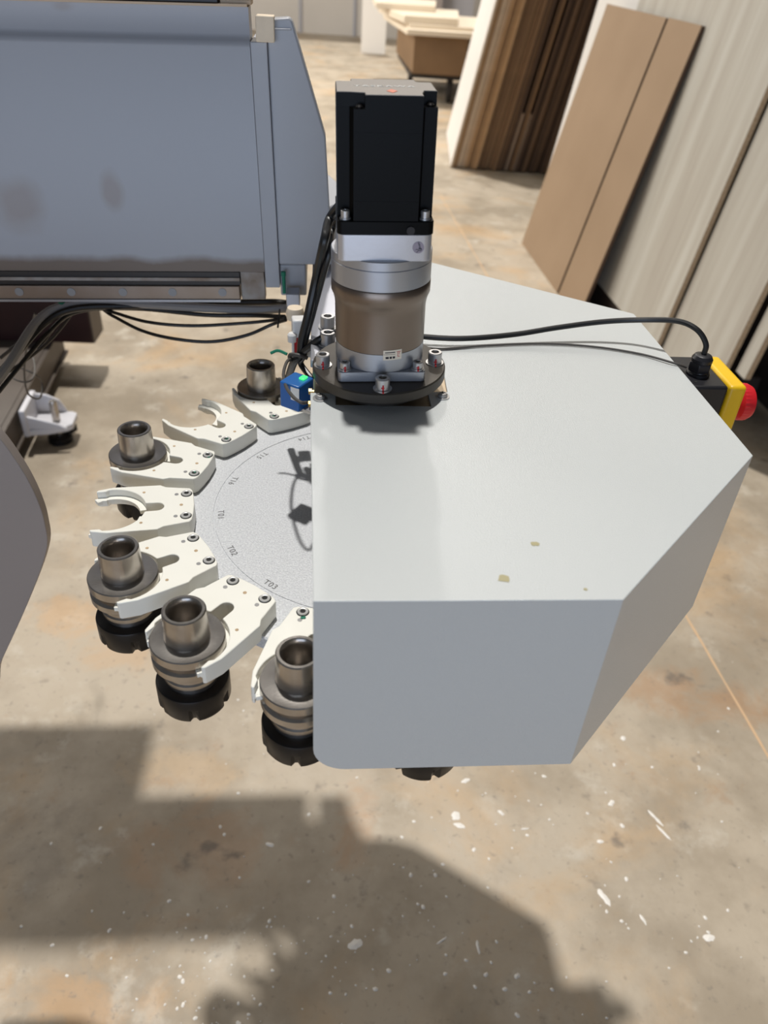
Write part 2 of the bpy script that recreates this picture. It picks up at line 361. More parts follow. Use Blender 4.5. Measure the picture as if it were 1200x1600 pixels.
for (px, py, rx, ry, an) in ((943, 1401, 0.006, 0.017, 0.4), (1024, 1278, 0.004, 0.017, 0.6), (1036, 1300, 0.003, 0.022, 0.65), (1108, 1465, 0.010, 0.008, 0), (727, 1220, 0.005, 0.010, -0.8), (712, 1275, 0.010, 0.009, 0),
                              (718, 1290, 0.012, 0.006, 0), (555, 1476, 0.011, 0.010, 0), (783, 1270, 0.010, 0.003, -0.7), (850, 1213, 0.004, 0.004, 0), (974, 1154, 0.007, 0.005, 0), (938, 1315, 0.006, 0.005, 0.3), (1005, 1437, 0.003, 0.009, 0.3),
                              (955, 1255, 0.007, 0.006, 0.4), (972, 1290, 0.005, 0.004, 0), (820, 1295, 0.008, 0.002, 0.3), (422, 1320, 0.007, 0.005, 0), (747, 1480, 0.004, 0.009, 0.2), (690, 1470, 0.010, 0.002, 0.6), (808, 1525, 0.005, 0.005, 0), (1092, 1198, 0.003, 0.003, 0)):
    p = unp(px, py, FZ); blob(p.x, p.y, rx, ry, an, 14, 0.35)
tag(obj('paint_specks', sb, M['speck'], floor, smooth=False), 'dried white paint drops', kind='stuff')

wb = obj('wall_back', box((-5, 15.3, FZ), (5, 15.49, 4.0)), M['wall'], smooth=False); tag(wb, 'pale back wall of the hall', 'wall', kind='structure')
for x in (-2.05, -1.10, 0.27, 1.20):
    obj('wall_seam', box((x, 15.27, FZ), (x + 0.05, 15.3, 4.0)), M['greypanel'], wb, smooth=False)
wr = obj('wall_right', box((3.4, -1.6, FZ), (3.5, 14.5, 3.0)), M['darkwood'], smooth=False); tag(wr, 'dark side wall behind leaning boards', 'wall', kind='structure')

# ------------------------------------------------------------------ carousel
PH0 = 3.36638524; DA = 2 * math.pi / 16
car = thing('tool_carousel', 'round sand-textured aluminium carousel disc ringed with ivory tool forks', 'carousel', (0, 0, -0.020))
dprof = [(0, 0), (0.1682, 0), (0.1684, -0.0008), (0.1694, -0.0008), (0.1696, 0), (0.2195, 0), (0.2207, -0.0012), (0.2207, -0.014), (0.2195, -0.015), (0, -0.015)]
obj('disc', lathe(dprof, 128), M['disc'], car, angle=20)
for k, a, rr in ((2, -123.6, 0.1615), (1, -146.8, 0.1615), (0, -169.0, 0.1615), (-1, 168.2, 0.1615), (-2, 146.5, 0.1615), (3, -101, 0.1615), (-3, 124, 0.1615)):
    num = ((k + 1 - 1) % 16) + 1
    an = R(a)
    text('engraved_number', 'T%02d' % num, 0.0092, M['engr'], car, (rr * math.cos(an), rr * math.sin(an), 0.0001), (0, 0, an + math.pi / 2), 0.00012, space=1.1)

def fork_outline():
    half = [(0.1870, 0.0), (0.1878, 0.015), (0.1892, 0.0255), (0.1915, 0.0292), (0.2165, 0.0340), (0.2225, 0.0383), (0.2700, 0.0388), (0.2850, 0.0350), (0.2865, 0.0335), (0.2865, 0.0318), (0.2775, 0.0318), (0.2745, 0.0345)]
    arc = []
    a0 = math.atan2(0.0345, 0.2745 - 0.27); a1 = math.pi - 0.21
    for i in range(1, 15):
        a = a0 + (a1 - a0) * i / 14; arc.append((0.27 + 0.0347 * math.cos(a), 0.0347 * math.sin(a)))
    slot = [(0.2340, 0.0070), (0.2240, 0.0068)] + [(0.2240 - 0.0068 * math.sin(t), 0.0068 * math.cos(t)) for t in (0.4, 0.8, 1.2)] + [(0.2172, 0.0)]
    up = half + arc + slot
    return up + [(x, -y) for x, y in up[-2:0:-1]]
FO = fork_outline()
def lip():
    bm = NB(); n = 26; a0 = R(57); a1 = R(303); pts = []
    outer = [(0.27 + 0.0352 * math.cos(a0 + (a1 - a0) * i / n), 0.0352 * math.sin(a0 + (a1 - a0) * i / n)) for i in range(n + 1)]
    inner = [(0.27 + 0.0283 * math.cos(a0 + (a1 - a0) * i / n), 0.0283 * math.sin(a0 + (a1 - a0) * i / n)) for i in range(n + 1)]
    for i in range(n):
        mid = (a0 + (a1 - a0) * (i + 0.5) / n)
        if abs(mid - math.pi) < 0.20: continue
        add_prism(bm, [outer[i], outer[i + 1], inner[i + 1], inner[i]], -0.0120, -0.0078)
    bmesh.ops.remove_doubles(bm, verts=bm.verts[:], dist=1e-6)
    for q in (-1, 1): add_box(bm, (0.2768, min(q * 0.0262, q * 0.0340), -0.0135), (0.2862, max(q * 0.0262, q * 0.0340), -0.0076))
    return bm
def make_fork():
    f = obj('tool_fork', prism(FO, -0.0190, 0.0), M['fork'], car, bevel=0.0007, seg=2, angle=30)
    obj('grip_lip', lip(), M['fork'], f, smooth=False)
    for s in (-1, 1):
        T = Matrix.Translation((0.195, s * 0.0193, 0.0))
        obj('counterbore', lathe([(0.0058, 0.0), (0.0058, 0.0002), (0, 0.0002)], 24, T), M['hole'], f, smooth=False)
        obj('socket_bolt', lathe([(0.0050, 0.0), (0.0050, 0.0012), (0.0045, 0.0016), (0.0029, 0.0016), (0.0026, 0.0014), (0.0026, 0.0004), (0, 0.0004)], 24, T), M['boltlite'], f)
        obj('bolt_socket', lathe([(0.0025, 0.0005), (0.0025, 0.0008), (0, 0.0008)], 6, T), M['hole'], f, smooth=False)
        obj('set_screw', lathe([(0.0021, 0.0), (0.0021, 0.0003), (0, 0.0003)], 12, Matrix.Translation((0.2052, s * 0.0190, 0))), M['zinc'], f, smooth=False)
        obj('pin_hole', lathe([(0.0016, 0.0), (0.0016, 0.0002), (0, 0.0002)], 12, Matrix.Translation((0.2385, s * 0.0262, 0))), M['chip'], f, smooth=False)
    obj('pin_hole', lathe([(0.0018, 0.0), (0.0018, 0.0002), (0, 0.0002)], 12, Matrix.Translation((0.2000, 0, 0))), M['chip'], f, smooth=False)
    f.location = (0, 0, 0.020)
    return f
f0 = make_fork()
forks = {}
for k in range(-5, 7):
    f = f0 if k == -5 else dup(f0, car)
    f.rotation_euler = (0, 0, PH0 + k * DA); forks[k] = f
for k, s, dr in ((3, -1, 0.005), (-1, -1, -0.001), (-1, 1, 0.0), (-2, 1, 0.001), (-2, -1, 0.0), (-3, 1, 0.002)):
    a = 0.0
    g = NB(); random.seed(k * 7 + s)
    for _ in range(3):
        add_lathe(g, [(0.0016, 0), (0.0012, 0.0004), (0, 0.0005)], 7, Matrix.Translation((0.195 + dr + random.uniform(-0.003, 0.003), s * 0.0193 + random.uniform(-0.004, 0.004), 0.0005)))
    tag(obj('paint_mark', g, M['greenpaint'], forks[k]), 'dab of green marking paint')

# hub under the disc
obj('hub', lathe([(0, -0.12), (0.05, -0.12), (0.055, -0.115), (0.055, -0.016), (0, -0.016)], 40), M['steel_dark'], car)

# tool holders
def holder_parts(root, ext=0.0):
    body = [(0, 0.006), (0.0120, 0.006), (0.0122, 0.027), (0.0138, 0.0316), (0.0148, 0.0328), (0.0170, 0.0328), (0.0180, 0.0318), (0.0190, 0.0046), (0.0180, 0.0036), (0.0179, 0.0026), (0.0195, 0.0022),
            (0.0306, 0.0024), (0.0315, 0.0014), (0.0315, -0.0060), (0.0308, -0.0070), (0.0262, -0.0085), (0.0262, -0.0115), (0.0308, -0.0135), (0.0315, -0.0142), (0.0315, -0.0205), (0.0306, -0.0216),
            (0.0245, -0.0235), (0.0232, -0.0262), (0.0232, -0.0330), (0.0246, -0.0345), (0.0246, -0.0385), (0.0230, -0.0400), (0.0230, -0.0450), (0.0, -0.0450)]
    obj('holder_body', lathe(body, 56), M['steel'], root, angle=25)
    def rf(j, i, r):
        return r * 0.88 if (j in (4, 5, 6) and i % 12 in (0, 1)) else r
    nut = [(0.0, -0.044), (0.0290, -0.0450), (0.0312, -0.0462), (0.0318, -0.0480), (0.0318, -0.0560), (0.0318, -0.0680), (0.0300, -0.0720), (0.0180, -0.0740), (0.0110, -0.0730), (0.0, -0.0730)]
    nut = [(r, z if z > -0.05 else z - ext) for r, z in nut]
    def rf2(j, i, r):
        return r * 0.87 if (j in (5, 6) and (i % 12) in (5, 6)) else r
    obj('collet_nut', lathe(nut, 72, rfun=rf2), M['nut'], root, angle=30)
    c = NB(); add_lathe(c, [(0.0, -0.072 - ext), (0.0075, -0.072 - ext), (0.0075, -0.0800 - ext), (0.0, -0.0820 - ext)], 8); add_box(c, (-0.0095, -0.002, -0.0880 - ext), (0.0060, 0.002, -0.0790 - ext)); obj('cutter', c, M['nut'], root)
HL = {-3: 'darkly shaded steel tool holder in the fork beside the blue sensor', -1: 'steel tool holder with its hollow taper in the fork between the two empty forks',
      1: 'steel tool holder in the fork just in front of the empty left-pointing fork', 2: 'nearest complete steel tool holder with slotted black collet nut fully visible below it',
      3: 'steel tool holder half hidden by the left edge of the white guard', 4: 'tool holder inside the guard with only its black nut tip showing below'}
h0 = None
for k in (-3, -1, 1, 2, 3, 4):
    a = PH0 + k * DA
    if k == 4:
        t = thing('tool_holder', HL[k], 'tool holder', group='tool holders hanging in the carousel forks'); holder_parts(t, 0.012)
    elif h0 is None:
        t = h0 = thing('tool_holder', HL[k], 'tool holder', group='tool holders hanging in the carousel forks'); holder_parts(t)
    else:
        t = dup(h0); t['label'] = HL[k]
    t.location = (0.27 * math.cos(a), 0.27 * math.sin(a), 0); t.rotation_euler = (0, 0, a + (0.3 if k == 2 else 0.9 + k))

# ------------------------------------------------------------------ guard cover (sheet metal)
gc = thing('guard_cover', 'large grey-white sheet metal guard with chamfered corners over the carousel', 'guard', (0, 0, 0), TH)
HT = 0.130; HB = -0.053
top = [(-0.061, -0.307), (0.148, -0.307), (0.325, -0.123), (0.322, 0.195), (0.094, 0.356), (0.040, 0.372), (-0.067, 0.372), (-0.067, 0.166), (-0.004, 0.166), (-0.004, 0.084), (0.070, 0.084), (0.066, -0.014), (0.047, -0.014), (0.047, -0.043), (-0.042, -0.043), (-0.042, -0.021), (-0.066, -0.020)]
g = NB(); tv = [g.verts.new((x, y, HT)) for x, y in top]; g.faces.new(tv)
lowers = {}
for i in (1, 2, 3, 4, 5, 6): lowers[i] = g.verts.new((top[i][0], top[i][1], HB))
for i in range(1, 6): g.faces.new((tv[i], tv[i + 1], lowers[i + 1], lowers[i]))
fr = 0.026; cor = []
for j in range(0, 9):
    a = math.pi * 1.5 - math.pi / 2 * j / 8
    cor.append(g.verts.new((-0.061 + fr + fr * math.cos(a), -0.307, HB + fr + fr * math.sin(a))))
g.faces.new([tv[1], lowers[1]] + cor + [tv[0]])
go = obj('guard_shell', g, M['guard'], gc, smooth=False)
sm = go.modifiers.new('thickness', 'SOLIDIFY'); sm.thickness = 0.002; sm.offset = -1
bv = go.modifiers.new('bevel', 'BEVEL'); bv.width = 0.0016; bv.segments = 3; bv.limit_method = 'ANGLE'; bv.angle_limit = R(20)
def pan_screw(loc, parent):
    b = lathe([(0.0068, 0), (0.0068, 0.0010), (0.0046, 0.0012), (0.0046, 0.0030), (0.0036, 0.0042), (0.0018, 0.0046), (0, 0.0046)], 24)
    o = obj('pan_screw', b, M['zinc'], parent); o.location = loc
    s = NB(); add_box(s, (-0.0022, -0.0005, 0.0044), (0.0022, 0.0005, 0.0049)); add_box(s, (-0.0005, -0.0022, 0.0044), (0.0005, 0.0022, 0.0049)); obj('cross_slot', s, M['hole'], o, smooth=False)
pan_screw((-0.0568, -0.0320, HT), gc); pan_screw((0.0600, -0.0245, HT), gc)
def dab(px, py, rx, ry, n=12):
    p = unp(px, py, HT); u = p.x * math.cos(TH) + p.y * math.sin(TH); v = -p.x * math.sin(TH) + p.y * math.cos(TH)
    bm = NB(); pts = []
    for i in range(n):
        a = 2 * math.pi * i / n; k = random.uniform(0.75, 1.2); pts.append((u + rx * k * math.cos(a), v + ry * k * math.sin(a)))
    add_prism(bm, pts, HT, HT + 0.0003); obj('dried_drip', bm, M['dried'], gc, smooth=False)
random.seed(3)
dab(787, 904, 0.0046, 0.0038); dab(836, 850, 0.0032, 0.0026); dab(915, 921, 0.0014, 0.0012)

# ------------------------------------------------------------------ mount beneath the motor
mt = thing('carousel_mount', 'machined mounting plate and aluminium arm under the motor, in the guard opening', 'mount', (0, 0, 0), TH)
obj('mounting_plate', box((-0.0625, -0.052, 0.108), (0.080, 0.100, 0.1275)), M['plate'], mt, bevel=0.001)
obj('arm_plate', box((-0.0665, 0.035, 0.1285), (-0.006, 0.330, 0.137)), M['alu'], mt, bevel=0.001)
obj('bearing_housing', lathe([(0, -0.018), (0.052, -0.018), (0.052, 0.1078), (0, 0.1078)], 48), M['steel_dark'], mt)
for v in (0.114, 0.072):
    b = socket_bolt(0.0078, 0.0125, 0.0098, 28); o = obj('socket_bolt', b, M['zinc'], mt); o.location = (-0.049, v, 0.1385)
for v, z in ((0.008, 0.116), (-0.012, 0.113)):
    b = lathe([(0, 0), (0.0018, 0), (0.0018, 0.0025), (0.0034, 0.0025), (0.0034, 0.0055), (0, 0.0055)], 6, Matrix.Rotation(-math.pi / 2, 4, 'Y'))
    o = obj('brass_screw', b, M['brass'], mt, smooth=False); o.location = (-0.0625, v, z)

# ------------------------------------------------------------------ motor and gearbox column (leans a little to the left)
mo = thing('servo_gearmotor', 'tall black servo motor on a silver and taupe gearbox rising through the guard', 'motor', uw(0, 0, 0.1285))
mo.rotation_euler = (0, R(-1.6), TH)
Z0 = 0.1285
def Z(z): return z - Z0
def sq(h, r=0.004, n=5):
    pts = []
    for cx, cy, a0 in ((h - r, h - r, 0), (-h + r, h - r, 90), (-h + r, -h + r, 180), (h - r, -h + r, 270)):
        for i in range(n): a = R(a0 + 90 * i / (n - 1)); pts.append((cx + r * math.cos(a), cy + r * math.sin(a)))
    return pts
ad = obj('adapter_disc', lathe([(0, Z(0.1300)), (0.0450, Z(0.1300)), (0.0450, Z(0.1418)), (0.0625, Z(0.1418)), (0.0635, Z(0.1430)), (0.0635, Z(0.1513)), (0.0625, Z(0.1525)), (0, Z(0.1525))], 72), M['adapter'], mo)
def big_bolt(parent, u, v, z, r, h, mark=True, ww=0.0):
    o = obj('socket_bolt', socket_bolt(r, h, r * 1.3 if not ww else ww, 28), M['zinc'], parent); o.location = (u, v, z + 0.0012)
    obj('bolt_socket', lathe([(0, 0), (r * 0.5, 0), (r * 0.5, 0.0003), (0, 0.0003)], 6, Matrix.Translation((0, 0, h * 0.36))), M['hole'], o, smooth=False)
    if mark:
        b = NB(); add_box(b, (-0.0007, -r - 0.0004, 0.0005), (0.0008, -r + 0.0008, h * 0.55)); add_box(b, (-0.0016, -r - 0.0005, h * 0.22), (0.0012, -r + 0.0006, h * 0.34)); add_box(b, (-0.0008, -r * 1.45, -0.0009), (0.0008, -r, 0.0003))
        tag(obj('paint_mark', b, M['redpaint'], o, smooth=False), 'red torque mark')
for (u, v) in ((-0.0535, -0.005), (0.0535, -0.001), (0.0, -0.0535), (0.0, 0.0535)):
    big_bolt(mo, u, v, Z(0.1525), 0.0066, 0.0105)
obj('gearbox_flange', prism(sq(0.0400, 0.004), Z(0.1527), Z(0.1625)), M['anod'], mo, bevel=0.0006)
for su in (-1, 1):
    for sv in (-1, 1):
        big_bolt(mo, su * 0.0333, sv * 0.0333, Z(0.1625), 0.0045, 0.0062)
obj('gearbox_collar', lathe([(0, Z(0.1625)), (0.0408, Z(0.1625)), (0.0412, Z(0.163)), (0.0412, Z(0.1795)), (0, Z(0.1795))], 80), M['anod'], mo)
obj('gearbox_body', lathe([(0.0405, Z(0.1795)), (0.0413, Z(0.1800)), (0.0413, Z(0.2140)), (0.0418, Z(0.2185)), (0.0430, Z(0.2235)), (0.0446, Z(0.2272)), (0.0446, Z(0.2372)), (0.0442, Z(0.2378)), (0, Z(0.2378))], 80), M['taupe'], mo)
obj('gearbox_ring', lathe([(0.0436, Z(0.2378)), (0.0444, Z(0.2384)), (0.0444, Z(0.2555)), (0.0438, Z(0.2560)), (0.0444, Z(0.2565)), (0.0444, Z(0.2635)), (0.0436, Z(0.2642)), (0, Z(0.2642))], 80), M['anod'], mo)
obj('motor_adapter', prism(sq(0.0392, 0.007), Z(0.2635), Z(0.2853)), M['anodlite'], mo, bevel=0.0005)
obj('motor_flange', prism(sq(0.0396, 0.005), Z(0.2853), Z(0.2960)), M['black'], mo, bevel=0.0006)
def cross(h, a, c, la=None):
    la = a if la is None else la
    return [(-la, -h), (a, -h), (a, -c - 0.002), (c + 0.002, -a), (h, -a), (h, a), (c + 0.002, a), (a, c + 0.002), (a, h), (-a, h), (-a, c + 0.002), (-c - 0.002, a), (-h, a), (-h, -a), (-c - 0.002, -a), (-la, -c - 0.002)]
def plus(h, a, c, la, rw):
    # front arm from -la to a; right arm starts at rw
    return [(-la, -h), (a, -h), (a, -c - 0.002), (c + 0.002, rw), (h, rw), (h, a), (c + 0.002, a), (a, c + 0.002), (a, h), (-a, h), (-a, c + 0.002), (-c - 0.002, a), (-h, a), (-h, -a), (-c - 0.002, -a), (-la, -c - 0.002)]
bm = prism(plus(0.0388, 0.0262, 0.0270, 0.0262, -0.0262), Z(0.2960), Z(0.3770)); add_prism(bm, plus(0.0388, 0.0262, 0.0270, 0.0175, -0.0150), Z(0.3770), Z(0.3862)); obj('motor_body', bm, M['black'], mo)
obj('cap_plate', prism(plus(0.0382, 0.0257, 0.0265, 0.0171, -0.0146), Z(0.3863), Z(0.3868)), M['topgrey'], mo)
b = NB(); add_box(b, (-0.0264, -0.0390, Z(0.3610)), (0.0264, -0.0386, Z(0.3612))); add_box(b, (-0.0264, -0.0390, Z(0.3110)), (0.0264, -0.0386, Z(0.3112))); obj('body_seam', b, M['black'], mo, smooth=False)
for u, v in ((-0.0218, -0.0340), (0.0335, -0.0205)):
    o = obj('cap_screw', lathe([(0.0028, 0), (0.0030, 0.0012), (0.0018, 0.0024), (0, 0.0026)], 16), M['nut'], mo); o.location = (u, v, Z(0.3770))
for su in (-1, 1):
    for sv in (-1, 1):
        big_bolt(mo, su * 0.0325, sv * 0.0325, Z(0.2960), 0.0036, 0.0058, mark=False)
o = obj('flange_screw', lathe([(0, 0), (0.0032, 0), (0.0034, 0.0015), (0, 0.0015)], 16, Matrix.Rotation(math.pi / 2, 4, 'X')), M['nut'], mo); o.location = (0.0205, -0.0394, Z(0.2890))
text('motor_lettering', 'YASKAWA', 0.0092, M['printw'], mo, (-0.001, 0.0010, Z(0.3870)), (0, 0, 0), 0.0001, space=1.15)
obj('motor_emblem', prism([(0.0035 + 0.0042 * x, -0.0210 + 0.0085 * y) for x, y in ((-1, 0), (0, -1), (1, 0), (0, 1))], Z(0.3868), Z(0.3871)), M['printo'], mo, smooth=False)
# QC sticker
st = obj('inspection_sticker', lathe([(0, 0), (0.0048, 0), (0.0048, 0.0002), (0, 0.0002)], 32, Matrix.Rotation(math.pi / 2, 4, 'X')), M['sticker'], mo); st.location = (0.0275, -0.0394, Z(0.2752))
text('sticker_lettering', 'QC', 0.0036, M['printk'], st, (0.0004, -0.0004, -0.0018), (R(90), R(160), 0), 0.00005)
text('sticker_lettering', 'PASSED', 0.0020, M['printk'], st, (0.0010, -0.0004, 0.0016), (R(90), R(250), 0), 0.00005)
# warning label wrapped on collar
lb = NB(); n = 10; lv = []
for i in range(n + 1):
    a = R(-89 + 24 * i / n); lv.append([lb.verts.new((rr * math.cos(a), rr * math.sin(a), z)) for rr, z in ((0.0416, Z(0.1748)), (0.0416, Z(0.1842)))])
for i in range(n): lb.faces.new((lv[i][0], lv[i + 1][0], lv[i + 1][1], lv[i][1]))
ll = obj('warning_label', lb, M['label'], mo)
pb = NB()
def strip(a0, a1, z0, z1, bm=None, rr=0.0418):
    v = []
    for i in range(5):
        a = R(a0 + (a1 - a0) * i / 4); v.append([bm.verts.new((rr * math.cos(a), rr * math.sin(a), z)) for z in (z0, z1)])
    for i in range(4): bm.faces.new((v[i][0], v[i + 1][0], v[i + 1][1], v[i][1]))
for a0, a1, z0, z1 in ((-87, -74, 0.1818, 0.1826), (-88, -74, 0.1802, 0.1805), (-86, -82, 0.1762, 0.1782), (-81, -78, 0.1762, 0.1782), (-77, -74, 0.1762, 0.1782)): strip(a0, a1, Z(z0), Z(z1), pb)
obj('label_print', pb, M['printk'], ll, smooth=False)
pb = NB()
for a0, a1, z0, z1 in ((-72, -66, 0.1822, 0.1826), (-70.6, -70.0, 0.1775, 0.1822), (-68.6, -68.0, 0.1795, 0.1822), (-70.6, -67.6, 0.1775, 0.1779)): strip(a0, a1, Z(z0), Z(z1), pb)
obj('label_print', pb, M['redpaint'], ll, smooth=False)

# ------------------------------------------------------------------ emergency stop
es = thing('emergency_stop_box', 'black and yellow emergency stop box with red button on the guard side', 'emergency stop', (0, 0, 0), TH)
obj('housing', box((0.3245, 0.036, 0.040), (0.3780, 0.111, 0.1150)), M['blackplastic'], es, bevel=0.003, seg=3)
obj('lid', box((0.3785, 0.035, 0.039), (0.3985, 0.112, 0.1160)), M['yellow'], es, bevel=0.004, seg=3)
MX = Matrix.Translation((0.3985, 0.0735, 0.078)) @ Matrix.Rotation(math.pi / 2, 4, 'Y')
obj('button_neck', lathe([(0.0165, 0.0), (0.0165, 0.010), (0.0140, 0.012), (0.0, 0.012)], 40, MX), M['red'], es)
def knurl(j, i, r): return r * (1.02 if i % 2 else 0.985) if j in (3, 4) else r
obj('push_button', lathe([(0.0, 0.012), (0.0150, 0.012), (0.0190, 0.0150), (0.0205, 0.0165), (0.0207, 0.0250), (0.0185, 0.0300), (0.0, 0.0320)], 60, MX, rfun=knurl), M['red'], es)
gl = obj('cable_gland', NB(), M['blackplastic'], es) if False else None
b = NB(); G0 = Matrix.Translation((0.3545, 0.066, 0.1150))
add_lathe(b, [(0.0125, 0), (0.0125, 0.003), (0.0105, 0.0035), (0.0100, 0.0055), (0.0, 0.0055)], 24, G0)
add_lathe(b, [(0.0, 0.005), (0.0120, 0.005), (0.0126, 0.007), (0.0126, 0.014), (0.0118, 0.0155), (0.0, 0.0155)], 6, G0)
add_lathe(b, [(0.0, 0.0150), (0.0112, 0.0150), (0.0112, 0.0190), (0.0090, 0.0225), (0.0055, 0.0240), (0.0, 0.0240)], 24, G0)
obj('cable_gland', b, M['blackplastic'], es, bevel=0.0005, angle=25)
for u, v in ((0.338, 0.094), (0.345, 0.047)): obj('screw_hole', lathe([(0.0018, 0), (0.0018, 0.0003), (0, 0.0003)], 12, Matrix.Translation((u, v, 0.1150))), M['hole'], es, smooth=False)

# ------------------------------------------------------------------ cables on the guard
gtop = uw(0.3545, 0.066, 0.137)
def cable(name, pts, r, material, label, cat='cable', group=None, n=10):
    return tag(obj(name, tube(pts, r, n), material), label, cat, group)
cable('stop_cable', [unp(540, 512, 0.142), unp(600, 518, 0.142), unp(650, 525, 0.139), unp(720, 529, 0.138), unp(800, 523, 0.140), unp(870, 512, 0.146), unp(940, 503, 0.152), unp(1000, 500, 0.157), gtop + Vector((-0.030, 0.024, 0.027)), gtop + Vector((-0.012, 0.009, 0.025)), gtop + Vector((-0.001, 0.001, 0.013)), gtop], 0.0030, M['rubber'], 'thick black cable arching over the guard into the emergency stop box')
cable('thin_grey_wire', [unp(645, 540, 0.1325), unp(690, 545, 0.1318), unp(760, 540, 0.1318), unp(850, 537, 0.1318), unp(930, 542, 0.1318), unp(1000, 553, 0.1318), unp(1055, 568, 0.1322), unp(1072, 574, 0.126)], 0.0012, M['dirty'], 'thin dark grey wire lying across the guard top')
KN = unp(466, 556, 0.115)
cable('motor_cable', [uw(-0.020, 0.046, 0.305), unp(519, 335, 0.262), unp(507, 375, 0.245), unp(495, 430, 0.205), unp(482, 490, 0.165), unp(472, 530, 0.135), KN + Vector((0.002, 0, 0)), unp(459, 566, 0.105), uw(-0.095, 0.135, 0.06)], 0.0044, M['rubber'], 'left one of two thick black cables dropping behind the motor')
cable('motor_cable', [uw(-0.012, 0.047, 0.297), unp(523, 350, 0.250), unp(515, 392, 0.232), unp(502, 440, 0.200), unp(488, 492, 0.160), unp(477, 532, 0.132), KN + Vector((0.006, 0.001, 0.001)), unp(470, 568, 0.100), unp(487, 592, 0.09)], 0.0034, M['rubber'], 'right one of two thick black cables dropping behind the motor')
cable('motor_cable', [KN + Vector((0.003, 0.001, 0.003)), unp(480, 545, 0.128), unp(500, 530, 0.143), unp(522, 522, 0.148), unp(545, 518, 0.146)], 0.0036, M['rubber'], 'short black cable curving from the knot round the gearbox')
cable('sensor_cable', [KN + Vector((-0.006, 0.002, -0.003)), unp(448, 566, 0.115), unp(443, 585, 0.118), unp(447, 604, 0.124), unp(458, 620, 0.130), unp(471, 629, 0.130), unp(479, 629, 0.125)], 0.0017, M['dirty'], 'thin grey cable looping down to the blue sensor')
kt = tag(obj('cable_tie', tube([KN + Vector((-0.012, 0, 0.001)), KN + Vector((-0.022, 0.003, 0.003)), KN + Vector((-0.030, 0.002, 0.0))], 0.0016, 6), M['greenpaint']), 'green cable tie tail at the cable knot', 'cable tie')
kb = tag(obj('cable_clamp', tube([KN + Vector((-0.009, 0.0, -0.006)), KN + Vector((-0.008, -0.003, 0.002)), KN + Vector((0.002, -0.007, 0.004)), KN + Vector((0.010, -0.004, 0.0))], 0.0022, 8), M['dirty']), 'grey clamp wrapped around the cable knot', 'clamp')

# sensor on a bracket beside the guard edge
P = unp(463, 612, 0.113)
ps = thing('proximity_sensor', 'blue proximity sensor with glowing green light beside the guard edge', 'sensor', P, R(-28))
obj('housing', box((-0.013, -0.010, -0.016), (0.010, 0.016, 0.012)), M['blue'], ps, bevel=0.0015)
obj('light_window', box((0.000, 0.004, 0.012), (0.006, 0.012, 0.014)), M['led'], ps, bevel=0.001)
obj('label_face', box((0.0005, -0.0102, -0.004), (0.0105, -0.0098, 0.010)), M['whiteplastic'], ps)
obj('mounting_bracket', box((0.010, -0.004, -0.018), (0.028, 0.010, -0.014)), M['zinc'], ps, bevel=0.0005)
# white double switch hanging by the arm
P2 = unp(467, 523, 0.120)
ws = thing('white_reed_switch', 'white plastic switch block with red stripe beside the hanging cables', 'switch', P2, R(14))
obj('housing', box((-0.0075, -0.008, -0.018), (0.0075, 0.008, 0.020)), M['whiteplastic'], ws, bevel=0.002)
obj('stripe', box((-0.0060, -0.0086, -0.018), (-0.0020, -0.0078, 0.000)), M['redpaint'], ws)
obj('boss', lathe([(0, 0), (0.0048, 0), (0.0050, 0.008), (0.0034, 0.010), (0, 0.010)], 20, Matrix.Translation((-0.0085, -0.008, -0.004))), M['whiteplastic'], ws)
obj('stem', lathe([(0, -0.03), (0.0016, -0.03), (0.0016, 0), (0, 0)], 10, Matrix.Translation((-0.0075, -0.008, -0.004))), M['whiteplastic'], ws)
P3 = unp(483, 540, 0.118)
w2 = thing('small_white_connector', 'small white connector with dark pins against the aluminium arm', 'connector', P3, R(10))
obj('housing', box((-0.005, -0.005, -0.012), (0.006, 0.005, 0.010)), M['whiteplastic'], w2, bevel=0.001)
obj('pins', box((0.002, -0.0058, -0.006), (0.005, -0.005, -0.002)), M['hole'], w2)
P4 = unp(461, 488, 0.115)
tag(obj('ivory_cap', lathe([(0, -0.008), (0.010, -0.008), (0.011, 0), (0.009, 0.006), (0.0, 0.008)], 24), M['foam']), 'cream plastic cap behind the cable ends under the beam', 'cap').location = P4

# ------------------------------------------------------------------ gantry beam (local x along beam, y away, z up)
gb = thing('gantry_beam', 'long blue-grey painted gantry beam with linear rail along its lower edge', 'beam', (0, 0, 0), TH)
BT = -R(1.5); gb.rotation_euler = (0, BT, TH)
YF = 0.300
def extr(prof, x0, x1):
    bm = NB(); a = [bm.verts.new((x0, y, z)) for y, z in prof]; b2 = [bm.verts.new((x1, y, z)) for y, z in prof]
    n = len(prof); bm.faces.new(a); bm.faces.new(b2[::-1])
    for i in range(n): bm.faces.new((a[i], b2[i], b2[(i + 1) % n], a[(i + 1) % n]))
    return bm
prof = [(YF, 0.1335), (YF, 0.3795), (YF + 0.001, 0.3825), (YF + 0.004, 0.3855), (YF + 0.008, 0.3875), (YF + 0.010, 0.391), (YF + 0.010, 0.4155), (YF + 0.045, 0.4155), (YF + 0.045, 0.3300), (YF + 0.215, 0.3300), (YF + 0.215, 0.118), (YF + 0.02, 0.118), (YF + 0.02, 0.1335)]
obj('beam_face', extr(prof, -2.2, -0.1240), M['beamface'], gb, angle=60)
obj('top_edge', box((-2.2, YF + 0.006, 0.4158), (-0.1250, YF + 0.016, 0.4180)), M['tan'], gb, smooth=False)
obj('end_strip', box((-0.1237, YF - 0.0005, 0.113), (-0.1055, YF + 0.150, 0.385)), M['beam'], gb, bevel=0.001)
